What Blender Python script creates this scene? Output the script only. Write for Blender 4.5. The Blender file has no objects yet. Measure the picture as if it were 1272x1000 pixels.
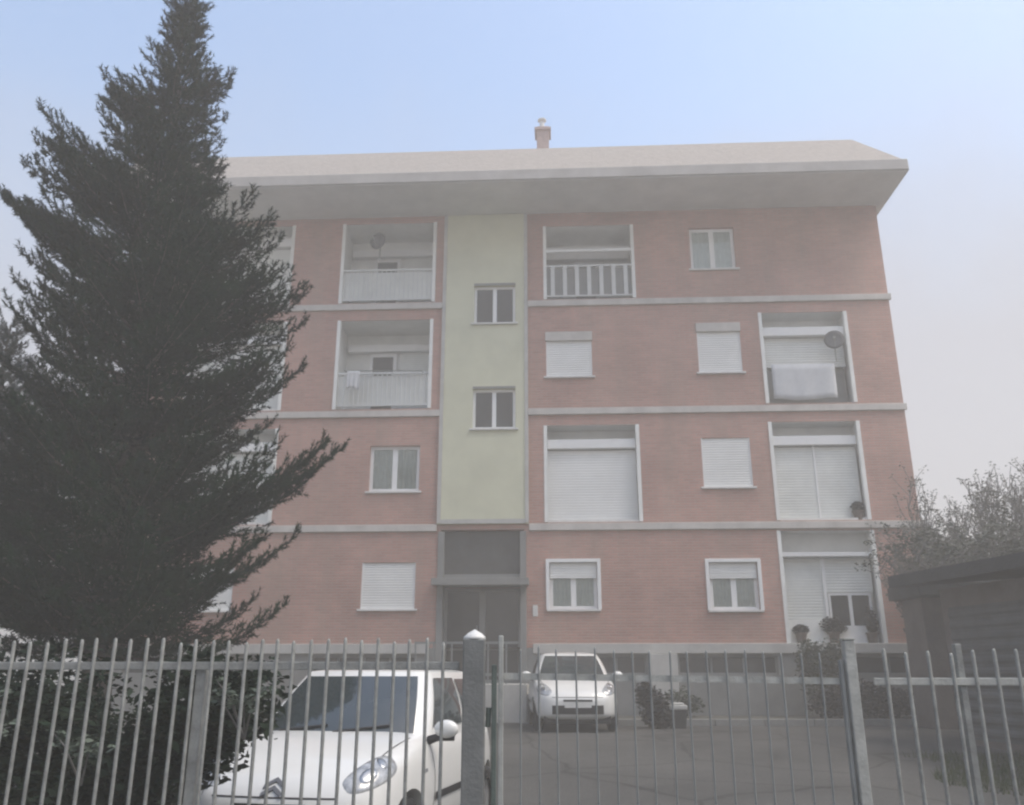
import bpy, math, random
import numpy as np
from mathutils import Vector, Matrix
from mathutils.bvhtree import BVHTree
R = math.radians
random.seed(7); rng = np.random.default_rng(11)
sc = bpy.context.scene
COL = sc.collection

# ------------------------------------------------------------------ materials
def new_mat(name):
    m = bpy.data.materials.new(name); m.use_nodes = True
    nt = m.node_tree; nt.nodes.clear()
    out = nt.nodes.new('ShaderNodeOutputMaterial')
    return m, nt, out
def mat(name, col, rough=.7, var=.15, scale=3., bump=0., bscale=40., metal=0., spec=.4, tint=None, coat=0.):
    """principled surface whose colour wanders with two octaves of object-space noise (dirt, wear)"""
    m, nt, out = new_mat(name); N = nt.nodes; L = nt.links
    p = N.new('ShaderNodeBsdfPrincipled'); L.new(p.outputs[0], out.inputs[0])
    p.inputs['Roughness'].default_value = rough; p.inputs['Metallic'].default_value = metal
    p.inputs['Specular IOR Level'].default_value = spec
    p.inputs['Coat Weight'].default_value = coat; p.inputs['Coat Roughness'].default_value = .06
    tc = N.new('ShaderNodeTexCoord')
    n = N.new('ShaderNodeTexNoise'); n.inputs['Scale'].default_value = scale; n.inputs['Detail'].default_value = 6
    n.inputs['Roughness'].default_value = .65
    L.new(tc.outputs['Object'], n.inputs['Vector'])
    r = N.new('ShaderNodeValToRGB')
    d = [c*(1-var) for c in (tint or col)]; u = [min(1, c*(1+var)) for c in col]
    r.color_ramp.elements[0].position = .3; r.color_ramp.elements[1].position = .7
    r.color_ramp.elements[0].color = (*d, 1); r.color_ramp.elements[1].color = (*u, 1)
    L.new(n.outputs['Fac'], r.inputs['Fac']); L.new(r.outputs['Color'], p.inputs['Base Color'])
    if bump:
        b = N.new('ShaderNodeBump'); b.inputs['Strength'].default_value = bump; b.inputs['Distance'].default_value = .02
        n2 = N.new('ShaderNodeTexNoise'); n2.inputs['Scale'].default_value = bscale; n2.inputs['Detail'].default_value = 5
        L.new(tc.outputs['Object'], n2.inputs['Vector']); L.new(n2.outputs['Fac'], b.inputs['Height'])
        L.new(b.outputs['Normal'], p.inputs['Normal'])
    return m
def brick_mat():
    m, nt, out = new_mat('brick'); N = nt.nodes; L = nt.links
    p = N.new('ShaderNodeBsdfPrincipled'); p.inputs['Roughness'].default_value = .9; L.new(p.outputs[0], out.inputs[0])
    tc = N.new('ShaderNodeTexCoord'); mp = N.new('ShaderNodeMapping'); mp.inputs['Rotation'].default_value = (R(90), 0, 0)
    L.new(tc.outputs['Object'], mp.inputs['Vector'])
    b = N.new('ShaderNodeTexBrick'); L.new(mp.outputs[0], b.inputs['Vector'])
    b.inputs['Scale'].default_value = 1; b.inputs['Brick Width'].default_value = .26; b.inputs['Row Height'].default_value = .068
    b.inputs['Mortar Size'].default_value = .009; b.inputs['Bias'].default_value = .1
    b.inputs['Color1'].default_value = (.53, .295, .235, 1); b.inputs['Color2'].default_value = (.45, .245, .195, 1)
    b.inputs['Mortar'].default_value = (.42, .33, .29, 1)
    n = N.new('ShaderNodeTexNoise'); n.inputs['Scale'].default_value = .55; n.inputs['Detail'].default_value = 7; n.inputs['Roughness'].default_value = .7
    L.new(tc.outputs['Object'], n.inputs['Vector'])
    r = N.new('ShaderNodeValToRGB'); r.color_ramp.elements[0].position = .3; r.color_ramp.elements[1].position = .72
    r.color_ramp.elements[0].color = (.72, .70, .70, 1); r.color_ramp.elements[1].color = (1.12, 1.1, 1.08, 1)
    L.new(n.outputs['Fac'], r.inputs['Fac'])
    mp2 = N.new('ShaderNodeMapping'); mp2.inputs['Scale'].default_value = (1.6, 1.6, .16); L.new(tc.outputs['Object'], mp2.inputs['Vector'])
    n3 = N.new('ShaderNodeTexNoise'); n3.inputs['Scale'].default_value = 1.; n3.inputs['Detail'].default_value = 6; n3.inputs['Roughness'].default_value = .6; L.new(mp2.outputs[0], n3.inputs['Vector'])
    r3 = N.new('ShaderNodeValToRGB'); r3.color_ramp.elements[0].position = .45; r3.color_ramp.elements[1].position = .75
    r3.color_ramp.elements[0].color = (0, 0, 0, 1); r3.color_ramp.elements[1].color = (.55, .55, .55, 1); L.new(n3.outputs['Fac'], r3.inputs['Fac'])
    m3 = N.new('ShaderNodeMix'); m3.data_type = 'RGBA'; m3.inputs['B'].default_value = (.36, .28, .225, 1)
    L.new(r3.outputs['Color'], m3.inputs['Factor']); L.new(b.outputs['Color'], m3.inputs['A'])
    mx = N.new('ShaderNodeMix'); mx.data_type = 'RGBA'; mx.blend_type = 'MULTIPLY'; mx.inputs['Factor'].default_value = 1
    L.new(m3.outputs['Result'], mx.inputs['A']); L.new(r.outputs['Color'], mx.inputs['B'])
    L.new(mx.outputs['Result'], p.inputs['Base Color'])
    bp = N.new('ShaderNodeBump'); bp.inputs['Strength'].default_value = .5; bp.inputs['Distance'].default_value = .01
    L.new(b.outputs['Fac'], bp.inputs['Height']); bp.invert = True; L.new(bp.outputs[0], p.inputs['Normal'])
    return m
def glass_mat(name, tint=(.5, .55, .55)):
    m, nt, out = new_mat(name); N = nt.nodes; L = nt.links
    t = N.new('ShaderNodeBsdfTransparent'); t.inputs[0].default_value = (*tint, 1)
    g = N.new('ShaderNodeBsdfGlossy'); g.inputs['Roughness'].default_value = .03; g.inputs['Color'].default_value = (.9, .95, .95, 1)
    f = N.new('ShaderNodeFresnel'); f.inputs[0].default_value = 1.45
    mx = N.new('ShaderNodeMixShader'); L.new(f.outputs[0], mx.inputs[0]); L.new(t.outputs[0], mx.inputs[1]); L.new(g.outputs[0], mx.inputs[2])
    L.new(mx.outputs[0], out.inputs[0]); return m
def ground_mat():
    m, nt, out = new_mat('asphalt'); N = nt.nodes; L = nt.links
    p = N.new('ShaderNodeBsdfPrincipled'); p.inputs['Roughness'].default_value = .85; L.new(p.outputs[0], out.inputs[0])
    p.inputs['Specular IOR Level'].default_value = .3
    tc = N.new('ShaderNodeTexCoord')
    a = N.new('ShaderNodeTexNoise'); a.inputs['Scale'].default_value = .45; a.inputs['Detail'].default_value = 8; a.inputs['Roughness'].default_value = .7
    c = N.new('ShaderNodeTexNoise'); c.inputs['Scale'].default_value = 60; c.inputs['Detail'].default_value = 4
    for n in (a, c): L.new(tc.outputs['Object'], n.inputs['Vector'])
    r = N.new('ShaderNodeValToRGB'); r.color_ramp.elements[0].position = .3; r.color_ramp.elements[1].position = .7
    r.color_ramp.elements[0].color = (.046, .046, .043, 1); r.color_ramp.elements[1].color = (.098, .096, .089, 1)
    L.new(a.outputs['Fac'], r.inputs['Fac'])
    r2 = N.new('ShaderNodeValToRGB'); r2.color_ramp.elements[0].position = .35; r2.color_ramp.elements[1].position = .65
    r2.color_ramp.elements[0].color = (.7, .7, .7, 1); r2.color_ramp.elements[1].color = (1.2, 1.2, 1.2, 1)
    L.new(c.outputs['Fac'], r2.inputs['Fac'])
    mx = N.new('ShaderNodeMix'); mx.data_type = 'RGBA'; mx.blend_type = 'MULTIPLY'; mx.inputs['Factor'].default_value = 1
    L.new(r.outputs['Color'], mx.inputs['A']); L.new(r2.outputs['Color'], mx.inputs['B'])
    wv = N.new('ShaderNodeTexNoise'); wv.inputs['Scale'].default_value = 1.3; wv.inputs['Detail'].default_value = 5; L.new(tc.outputs['Object'], wv.inputs['Vector'])
    ad = N.new('ShaderNodeMix'); ad.data_type = 'RGBA'; ad.inputs['Factor'].default_value = .25; L.new(tc.outputs['Object'], ad.inputs['A']); L.new(wv.outputs['Color'], ad.inputs['B'])
    vo = N.new('ShaderNodeTexVoronoi'); vo.feature = 'DISTANCE_TO_EDGE'; vo.inputs['Scale'].default_value = .55; L.new(ad.outputs['Result'], vo.inputs['Vector'])
    cr_ = N.new('ShaderNodeValToRGB'); cr_.color_ramp.elements[0].position = .006; cr_.color_ramp.elements[1].position = .016
    cr_.color_ramp.elements[0].color = (.45, .45, .45, 1); cr_.color_ramp.elements[1].color = (1, 1, 1, 1); L.new(vo.outputs['Distance'], cr_.inputs['Fac'])
    m4 = N.new('ShaderNodeMix'); m4.data_type = 'RGBA'; m4.blend_type = 'MULTIPLY'; m4.inputs['Factor'].default_value = .8
    L.new(mx.outputs['Result'], m4.inputs['A']); L.new(cr_.outputs['Color'], m4.inputs['B']); L.new(m4.outputs['Result'], p.inputs['Base Color'])
    bp = N.new('ShaderNodeBump'); bp.inputs['Strength'].default_value = .5; bp.inputs['Distance'].default_value = .01
    L.new(c.outputs['Fac'], bp.inputs['Height']); L.new(bp.outputs[0], p.inputs['Normal'])
    return m
def leaf_mat(name, dark, light, scale=6., rough=.6, spec=.2, trans=.2):
    m, nt, out = new_mat(name); N = nt.nodes; L = nt.links
    p = N.new('ShaderNodeBsdfPrincipled'); p.inputs['Roughness'].default_value = rough; p.inputs['Specular IOR Level'].default_value = spec
    tr = N.new('ShaderNodeBsdfTranslucent'); ms = N.new('ShaderNodeMixShader'); ms.inputs[0].default_value = trans
    tc = N.new('ShaderNodeTexCoord'); n = N.new('ShaderNodeTexNoise'); n.inputs['Scale'].default_value = scale; n.inputs['Detail'].default_value = 4
    L.new(tc.outputs['Object'], n.inputs['Vector'])
    r = N.new('ShaderNodeValToRGB'); r.color_ramp.elements[0].position = .32; r.color_ramp.elements[1].position = .68
    r.color_ramp.elements[0].color = (*dark, 1); r.color_ramp.elements[1].color = (*light, 1)
    L.new(n.outputs['Fac'], r.inputs['Fac'])
    L.new(r.outputs['Color'], p.inputs['Base Color']); L.new(r.outputs['Color'], tr.inputs[0])
    L.new(p.outputs[0], ms.inputs[1]); L.new(tr.outputs[0], ms.inputs[2]); L.new(ms.outputs[0], out.inputs[0])
    return m

M = dict(
    brick=brick_mat(), asphalt=ground_mat(),
    plinth=mat('plinth_render', (.22, .22, .21), .9, .22, 1.2, .3, 60),
    stone=mat('pale_stone', (.46, .45, .42), .8, .14, 2.5, .15, 50),
    band=mat('concrete_band', (.52, .49, .45), .85, .16, 2., .2, 40),
    panel=mat('yellow_green_render', (.60, .595, .44), .9, .10, .7, .15, 90),
    plaster=mat('loggia_plaster', (.80, .80, .76), .9, .10, 1.3, .1, 60),
    soffit=mat('soffit_plaster', (.64, .64, .61), .9, .12, .8),
    fascia=mat('fascia_concrete', (.40, .38, .355), .85, .16, 1.1, .2, 30),
    rooftile=mat('roof_tiles', (.33, .30, .27), .9, .12, 7., .6, 14),
    chimney=mat('chimney_brick', (.40, .30, .27), .9, .2, 6.),
    shutter=mat('white_pvc_shutter', (.80, .80, .77), .55, .05, 1.4),
    shutter2=mat('aged_shutter', (.70, .71, .67), .6, .09, 1.6),
    frame=mat('white_window_frame', (.80, .80, .78), .45, .04, 5.),
    sill=mat('marble_sill', (.66, .65, .62), .5, .1, 6.),
    curtain=mat('net_curtain', (.80, .80, .77), .95, .10, 9.),
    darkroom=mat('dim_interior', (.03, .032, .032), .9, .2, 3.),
    glass=glass_mat('window_glass', (.86, .88, .87)),
    darkglass=mat('dark_glazing', (.045, .047, .047), .12, .2, 2., spec=.5),
    door=mat('brown_aluminium', (.07, .068, .064), .45, .15, 4.),
    doortrim=mat('grey_door_trim', (.22, .22, .21), .5, .1, 4.),
    transom=mat('dark_slate_panel', (.075, .075, .071), .6, .2, 3.),
    iron=mat('painted_iron_grey', (.21, .22, .215), .5, .15, 8., metal=.0),
    rail=mat('balcony_rail_paint', (.62, .63, .61), .5, .08, 5.),
    galv=mat('weathered_galvanised_steel', (.25, .255, .24), .6, .3, 14., .2, 90, metal=.05),
    galvdark=mat('greenish_gate_paint', (.10, .125, .11), .5, .25, 9., .2, 60),
    galvlight=mat('pale_fence_paint', (.36, .365, .34), .5, .25, 11., .2, 60),
    postgrey=mat('dull_grey_post_paint', (.17, .175, .168), .65, .2, 8., .2, 60),
    cap=mat('white_plastic_cap', (.62, .62, .60), .5, .06, 9.),
    carwhite=mat('white_car_paint', (.66, .66, .635), .28, .03, 2.5, spec=.5, coat=.6),
    carglass=mat('car_glass', (.030, .040, .043), .05, .15, 2., spec=.7, coat=.5),
    carblack=mat('black_car_plastic', (.022, .022, .023), .55, .2, 9.),
    tyre=mat('tyre_rubber', (.02, .02, .02), .85, .2, 20.),
    rim=mat('alloy_rim', (.5, .5, .5), .35, .1, 8., metal=.8),
    chrome=mat('dull_chrome', (.22, .22, .225), .3, .2, 20., metal=.8),
    badge=mat('badge_metal', (.13, .13, .135), .35, .1, 20., metal=.3),
    lamp=mat('headlamp_glass', (.30, .31, .32), .1, .55, 16., spec=.8, coat=1.),
    lampbowl=mat('headlamp_reflector', (.36, .37, .38), .3, .1, 20., metal=.9),
    redlamp=mat('red_lamp', (.30, .03, .03), .3, .1, 8.),
    plate=mat('pale_plate', (.6, .6, .58), .5, .05, 8.),
    bark=mat('spruce_bark', (.085, .068, .055), .95, .35, 9., .8, 30),
    greybark=mat('grey_twig_bark', (.15, .145, .135), .95, .3, 4.),
    needle=leaf_mat('spruce_needles', (.005, .015, .008), (.016, .038, .018), 3.2, .8, .03, .1),
    needle2=leaf_mat('spruce_needles_blue', (.008, .015, .010), (.020, .032, .021), 3., .8, .03, .1),
    hedge=leaf_mat('hedge_leaves', (.008, .015, .010), (.026, .040, .024), 3., .7, .06, .12),
    sprig=leaf_mat('pale_sprig_leaves', (.09, .12, .09), (.16, .19, .15), 8.),
    ivy=leaf_mat('grey_green_leaves', (.07, .078, .06), (.17, .175, .145), 2.5),
    shrub=leaf_mat('garden_shrub_leaves', (.030, .045, .030), (.085, .105, .075), 5.),
    darkshrub=leaf_mat('dark_shrub_leaves', (.020, .021, .020), (.050, .050, .046), 6.),
    grass=leaf_mat('grass_blades', (.035, .055, .022), (.075, .095, .04), 7.),
    soil=mat('garden_soil', (.075, .075, .062), .95, .35, 3., .6, 30),
    concrete=mat('kerb_concrete', (.20, .20, .19), .9, .2, 4., .3, 50),
    brownwall=mat('brown_render', (.15, .132, .122), .9, .25, 1.6, .3, 30),
    darkroof=mat('dark_felt_roof', (.038, .040, .041), .85, .3, 2.5, .4, 25),
    ribbed=mat('dark_grey_sheet', (.10, .105, .105), .6, .25, 2.),
    pot=mat('terracotta_pot', (.10, .075, .06), .9, .2, 9.),
    dish=mat('dish_grey', (.12, .12, .12), .5, .15, 6.),
    cloth=mat('pale_laundry', (.56, .57, .58), .9, .07, 5.),
    binbody=mat('dark_bin_plastic', (.030, .030, .030), .6, .2, 6.),
    binlid=mat('pale_bin_lid', (.42, .42, .40), .6, .1, 6.),
)

# ------------------------------------------------------------------ mesh helpers
class MB:
    """collects simple shapes into one mesh"""
    def __init__(s, dz=0.): s.v = []; s.f = []; s.dz = dz
    def quad(s, *pts):
        n = len(s.v); s.v += [(p[0], p[1], p[2]+s.dz) for p in pts]; s.f.append(tuple(range(n, n+len(pts)))); return s
    def box(s, x0, x1, y0, y1, z0, z1):
        n = len(s.v)
        s.v += [(x, y, z+s.dz) for z in (z0, z1) for y in (y0, y1) for x in (x0, x1)]
        s.f += [tuple(n+i for i in q) for q in ((0,2,3,1), (4,5,7,6), (0,1,5,4), (1,3,7,5), (3,2,6,7), (2,0,4,6))]
        return s
    def tube(s, pts, rad, k=6, cap=True):
        pts = [Vector(p)+Vector((0, 0, s.dz)) for p in pts]
        if not hasattr(rad, '__len__'): rad = [rad]*len(pts)
        n0 = len(s.v)
        for i, p in enumerate(pts):
            d = (pts[min(i+1, len(pts)-1)]-pts[max(i-1, 0)]).normalized()
            a = d.cross(Vector((.31, .17, .93)));
            if a.length < .05: a = d.cross(Vector((1, 0, 0)))
            a.normalize(); b = d.cross(a)
            for j in range(k):
                t = 2*math.pi*j/k; s.v.append(tuple(p+(a*math.cos(t)+b*math.sin(t))*rad[i]))
        for i in range(len(pts)-1):
            for j in range(k):
                q = n0+i*k; s.f.append((q+j, q+(j+1) % k, q+k+(j+1) % k, q+k+j))
        if cap:
            s.f.append(tuple(n0+j for j in range(k))[::-1]); s.f.append(tuple(n0+(len(pts)-1)*k+j for j in range(k)))
        return s
    def lathe(s, c, prof, k=24, axis='z'):
        n0 = len(s.v)
        for r, h in prof:
            for j in range(k):
                t = 2*math.pi*j/k; a, b = r*math.cos(t), r*math.sin(t)
                p = (c[0]+a, c[1]+b, c[2]+h) if axis == 'z' else (c[0]+h, c[1]+a, c[2]+b)
                s.v.append((p[0], p[1], p[2]+s.dz))
        for i in range(len(prof)-1):
            for j in range(k):
                q = n0+i*k; s.f.append((q+j, q+(j+1) % k, q+k+(j+1) % k, q+k+j))
        return s
    def grid(s, P):
        """P[i][j] points"""
        n0 = len(s.v); a = len(P); b = len(P[0])
        for row in P: s.v += [(p[0], p[1], p[2]+s.dz) for p in row]
        for i in range(a-1):
            for j in range(b-1):
                q = n0+i*b+j; s.f.append((q, q+1, q+b+1, q+b))
        return s
    def build(s, name, m, parent=None, smooth=False, bevel=0.):
        me = bpy.data.meshes.new(name); me.from_pydata(s.v, [], s.f); me.validate(); me.update()
        me.materials.append(m)
        if smooth: me.shade_smooth()
        o = bpy.data.objects.new(name, me); COL.objects.link(o)
        if parent: o.parent = parent
        if bevel:
            b = o.modifiers.new('edge', 'BEVEL'); b.width = bevel; b.segments = 2; b.limit_method = 'ANGLE'
        return o
def np_mesh(name, V, F, m, parent=None):
    """V (n,3), F (k,3 or 4) -> one mesh object"""
    me = bpy.data.meshes.new(name); n = F.shape[1]
    me.vertices.add(len(V)); me.vertices.foreach_set('co', V.astype(np.float32).ravel())
    me.loops.add(F.size); me.loops.foreach_set('vertex_index', F.astype(np.int32).ravel())
    me.polygons.add(len(F)); me.polygons.foreach_set('loop_start', np.arange(0, F.size, n, dtype=np.int32))
    me.update(calc_edges=True); me.materials.append(m)
    o = bpy.data.objects.new(name, me); COL.objects.link(o)
    if parent: o.parent = parent
    return o
def empty(name, loc, rz=0.):
    o = bpy.data.objects.new(name, None); COL.objects.link(o); o.location = loc; o.rotation_euler = (0, 0, rz)
    o.empty_display_size = .2; return o
def tag(o, label=None, cat=None, group=None, kind=None):
    if label: o['label'] = label
    if cat: o['category'] = cat
    if group: o['group'] = group
    if kind: o['kind'] = kind
    return o

# ------------------------------------------------------------------ ground
def gz(y):
    t = min(1, max(0, (y-8.0)/8.0)); return .40*(t*t*(3-2*t))
xs = sorted(set([-300, -150, -60, -30] + list(range(-16, 17, 1)) + [30, 60, 150, 300]))
ys = sorted(set([-60, -20] + [i*.5 for i in range(-8, 60)] + [40, 60, 120, 300]))
g = MB(); g.grid([[(x, y, gz(y) + (.012*math.sin(1.7*x+.6*y)*math.sin(1.1*y) if abs(x) < 16 and y < 18 else 0)) for x in xs] for y in ys])
go = g.build('ground', M['asphalt'], smooth=True); tag(go, 'grey asphalt yard rising gently to the building', 'ground', kind='structure')
gb = MB(); gb.box(2.2, 9.7, 18.62, 20.75, .2, .50)
tag(gb.build('garden_bed', M['soil']), 'bare soil bed along the foot of the building', 'garden bed', kind='structure')
kb = MB()
x = 2.1
while x < 9.7:
    kb.box(x, min(x+.985, 9.75), 18.48, 18.615, .2, .535); x += 1.0
tag(kb.build('kerb', M['concrete'], bevel=.012), 'low concrete kerb edging the garden bed', 'kerb', kind='structure')

# ------------------------------------------------------------------ apartment building (local: u right, v into the building, z up)
BZ = .35
bld = empty('apartment_building', (0, 21.3, BZ), R(-2.8))
tag(bld, 'four storey brick apartment block with a pale yellow stair strip and white shutters', 'building')
def B(): return MB(-BZ)
UL, UR, TOP, DEEP = -10.2, 9.93, 13.6, 10.5
def holed_wall(u0, u1, z0, z1, holes, y=0., thick=.3, sides=True):
    mb = B()
    us = sorted({u0, u1, *[h[0] for h in holes], *[h[1] for h in holes]}); zs = sorted({z0, z1, *[h[2] for h in holes], *[h[3] for h in holes]})
    us = [u for u in us if u0 <= u <= u1]; zs = [z for z in zs if z0 <= z <= z1]
    for a, b in zip(us, us[1:]):
        for c, d in zip(zs, zs[1:]):
            mu, mz = (a+b)/2, (c+d)/2
            if any(h[0] < mu < h[1] and h[2] < mz < h[3] for h in holes): continue
            mb.quad((a, y, c), (b, y, c), (b, y, d), (a, y, d))
    for h in holes:
        a, b, c, d = max(h[0], u0), min(h[1], u1), max(h[2], z0), min(h[3], z1)
        t = y+(h[4] if len(h) > 4 else thick)
        mb.quad((a, y, c), (a, y, d), (a, t, d), (a, t, c)); mb.quad((b, y, c), (b, t, c), (b, t, d), (b, y, d))
        mb.quad((a, y, c), (a, t, c), (b, t, c), (b, y, c)); mb.quad((a, y, d), (b, y, d), (b, t, d), (a, t, d))
    return mb
# windows: (u0,u1,z0,z1,kind)
WIN = [(-3.65, -2.36, 5.80, 7.00, 'curtained'), (-3.70, -2.37, 2.90, 4.02, 'closed'),
       (.90, 2.10, 8.80, 10.00, 'closed_box'), (.91, 2.07, 2.88, 4.00, 'half'),
       (4.84, 6.05, 11.80, 13.05, 'curtained'), (4.86, 5.98, 8.85, 10.18, 'closed_box'),
       (4.78, 6.00, 5.83, 7.10, 'closed'), (4.76, 5.92, 2.85, 3.98, 'half'),
       (-8.1, -6.9, 2.88, 4.0, 'closed')]
LOG = [(-4.72, -2.10, 11.0, 13.42, 'B1'), (-4.70, -2.12, 7.99, 10.50, 'B2'), (.86, 3.32, 11.0, 13.2, 'A1'), (.82, 3.23, 4.99, 7.48, 'A3'),
       (6.50, 8.78, 7.99, 10.50, 'L3'), (6.50, 8.76, 4.99, 7.50, 'L2'), (6.47, 8.78, 2.09, 4.74, 'L1'),
       (-8.7, -6.08, 11.0, 13.42, 'E1'), (-8.7, -6.08, 7.99, 10.5, 'E2'), (-8.7, -6.08, 4.99, 7.5, 'E3')]
STW = [(-1.02, .09, 10.32, 11.42), (-1.02, .09, 7.40, 8.48)]
PAN = (-1.87, .42, 4.98, TOP)
DOOR = (-1.78, .30, 1.2, 4.82)
holes = [w[:4]+(.22,) for w in WIN] + [l[:4]+(.02,) for l in LOG] + [PAN+(.02,), (DOOR[0], DOOR[1], 2.0, DOOR[3], .55)]
wl = holed_wall(UL, UR, 2.0, TOP, holes)
wl.quad((UR, 0, 2), (UR, DEEP, 2), (UR, DEEP, TOP), (UR, 0, TOP)); wl.quad((UL, 0, 2), (UL, 0, TOP), (UL, DEEP, TOP), (UL, DEEP, 2))
wl.quad((UL, DEEP, 2), (UL, DEEP, TOP), (UR, DEEP, TOP), (UR, DEEP, 2))
wall = wl.build('wall', M['brick'], bld)
# basement plinth with its strip of dark windows
BAS = [(-4.8, -2.3, 1.40, 1.80), (1.1, 3.15, 1.40, 1.80), (3.92, 6.2, 1.40, 1.80), (7.95, 9.6, 1.40, 1.80), (-9.4, -6.0, 1.4, 1.8)]
pl = holed_wall(UL-.03, UR+.03, .1, 1.99, [b+(.2,) for b in BAS]+[(DOOR[0], DOOR[1], 1.2, 1.99, .55)], y=-.03)
pl.quad((UR+.03, -.03, .1), (UR+.03, DEEP, .1), (UR+.03, DEEP, 1.99), (UR+.03, -.03, 1.99))
pl.quad((UL-.03, -.03, .1), (UL-.03, -.03, 1.99), (UL-.03, DEEP, 1.99), (UL-.03, DEEP, .1))
pl.build('plinth', M['plinth'], bld)
for a, b, c, d in BAS:
    w = B().box(a, b, .12, .16, c, d).build('basement_window', M['darkglass'], bld)
    k = B(); n = max(2, int((b-a)/.62))
    for i in range(n+1):
        u = a+(b-a)*i/n; k.box(max(a, u-.025), min(b, u+.025), .06, .115, c+.03, d-.03)
    k.box(a, b, .055, .118, c, c+.03); k.box(a, b, .055, .118, d-.03, d)
    k.build('frame', M['iron'], w)
# stone courses
for z0, z1 in ((4.78, 4.95), (7.76, 7.93), (10.79, 10.96)):
    for a, b in ((UL-.05, PAN[0]-.004), (PAN[1]+.004, UR+.05)): B().box(a, b, -.07, .012, z0, z1).build('string_course', M['band'], bld, bevel=.01)
for a, b in ((UL-.06, DOOR[0]-.25), (DOOR[1]+.2, UR+.06)): B().box(a, b, -.10, .012, 1.86, 2.09).build('sill_course', M['stone'], bld, bevel=.012)
B().box(3.22, 3.86, -.24, -.035, .3, 1.855).build('meter_cabinet', M['stone'], bld, bevel=.01)
# stair strip
sp = holed_wall(PAN[0], PAN[1], PAN[2]-.03, TOP-.01, [s_+(.24,) for s_ in STW], y=-.06)
for u in (PAN[0], PAN[1]): sp.quad((u, -.06, PAN[2]-.03), (u, .02, PAN[2]-.03), (u, .02, TOP-.01), (u, -.06, TOP-.01))
sp.quad((PAN[0], -.06, PAN[2]-.03), (PAN[1], -.06, PAN[2]-.03), (PAN[1], .02, PAN[2]-.03), (PAN[0], .02, PAN[2]-.03))
stair = sp.build('stair_panel', M['panel'], bld)
for bx_ in ((PAN[0]-.002, PAN[0]+.09, -.085, -.0625, PAN[2], TOP-.02), (PAN[1]-.09, PAN[1]+.002, -.085, -.0625, PAN[2], TOP-.02), (PAN[0]+.09, PAN[1]-.09, -.08, -.0625, PAN[2]-.02, PAN[2]+.09)):
    B().box(*bx_).build('edge_trim', M['stone'], stair)

def slats(mb, u0, u1, y, z0, z1, pitch=.062, bulge=.015):
    n = max(2, int(round((z1-z0)/pitch))); P = []
    for i in range(n):
        z = z0+(z1-z0)*i/n; h = (z1-z0)/n
        P += [(z, 0), (z+.18*h, -bulge), (z+.82*h, -bulge)]
    P.append((z1, 0))
    mb.grid([[(u0, y+d, z), (u1, y+d, z)] for z, d in P])
def frame_bars(mb, u0, u1, y, z0, z1, t=.06, mull=1, dep=.05):
    mb.box(u0, u1, y, y+dep, z0, z0+t); mb.box(u0, u1, y, y+dep, z1-t, z1)
    mb.box(u0, u0+t, y, y+dep, z0+t, z1-t); mb.box(u1-t, u1, y, y+dep, z0+t, z1-t)
    for i in range(mull):
        u = u0+(u1-u0)*(i+1)/(mull+1); mb.box(u-t*.75, u+t*.75, y-.004, y+dep, z0+t, z1-t)
def window(u0, u1, z0, z1, kind, parent=bld, y0=0.):
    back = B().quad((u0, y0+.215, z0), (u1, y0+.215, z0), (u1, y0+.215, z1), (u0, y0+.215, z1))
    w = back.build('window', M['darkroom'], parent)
    s = B().box(u0-.07, u1+.07, y0-.07, y0+.06, z0-.045, z0+.004); s.build('sill', M['sill'], w, bevel=.008)
    if kind in ('closed', 'closed_box'):
        top = z1-.2 if kind == 'closed_box' else z1
        sh = B(); slats(sh, u0+.03, u1-.03, y0+.045, z0+.01, top); sh.box(u0+.03, u1-.03, y0+.025, y0+.075, z0+.006, z0+.05)
        sh.build('shutter', M['shutter'], w)
        for u in (u0, u1-.03): B().box(u, u+.03, y0+.015, y0+.08, z0+.006, z1).build('guide', M['frame'], w)
        if kind == 'closed_box': B().box(u0-.02, u1+.02, y0-.045, y0+.10, top, z1+.05).build('shutter_box', M['band'], w, bevel=.01)
    else:
        if kind == 'half':
            su = B(); t = .085
            su.box(u0-t, u0, y0-.05, y0+.05, z0, z1+t); su.box(u1, u1+t, y0-.05, y0+.05, z0, z1+t); su.box(u0, u1, y0-.05, y0+.05, z1, z1+t)
            su.build('surround', M['frame'], w, bevel=.008)
            sh = B(); slats(sh, u0+.02, u1-.02, y0+.05, z1-(z1-z0)*.30, z1); sh.box(u0+.02, u1-.02, y0+.035, y0+.075, z1-(z1-z0)*.30-.04, z1-(z1-z0)*.30)
            sh.build('shutter', M['shutter'], w)
        fr = B(); frame_bars(fr, u0, u1, y0+.10, z0, z1, .085 if kind != 'dark' else .07)
        fr.build('frame', M['frame'], w)
        if kind == 'dark':
            B().box(u0+.06, u1-.06, y0+.118, y0+.126, z0+.06, z1-.06).build('pane', M['darkglass'], w)
            ft = B(); ft.box(u0-.0, u1+.0, y0-.02, y0+.09, z1+.002, z1+.06); ft.build('lintel', M['doortrim'], w)
        else:
            B().box(u0+.08, u1-.08, y0+.118, y0+.124, z0+.08, z1-.08).build('pane', M['glass'], w)
            cu = B(); P = []; n = 44
            for zz in (z0+.03, z1-.03): P.append([(u0+.03+(u1-u0-.06)*i/n, y0+.145+.010*math.sin(i*1.45)+.006*math.sin(i*.6), zz) for i in range(n+1)])
            cu.grid(P).build('curtain', M['curtain'], w, smooth=True)
    return w
for w in WIN: window(*w)
for s_ in STW: window(*s_, 'dark', stair, -.06)

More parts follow.
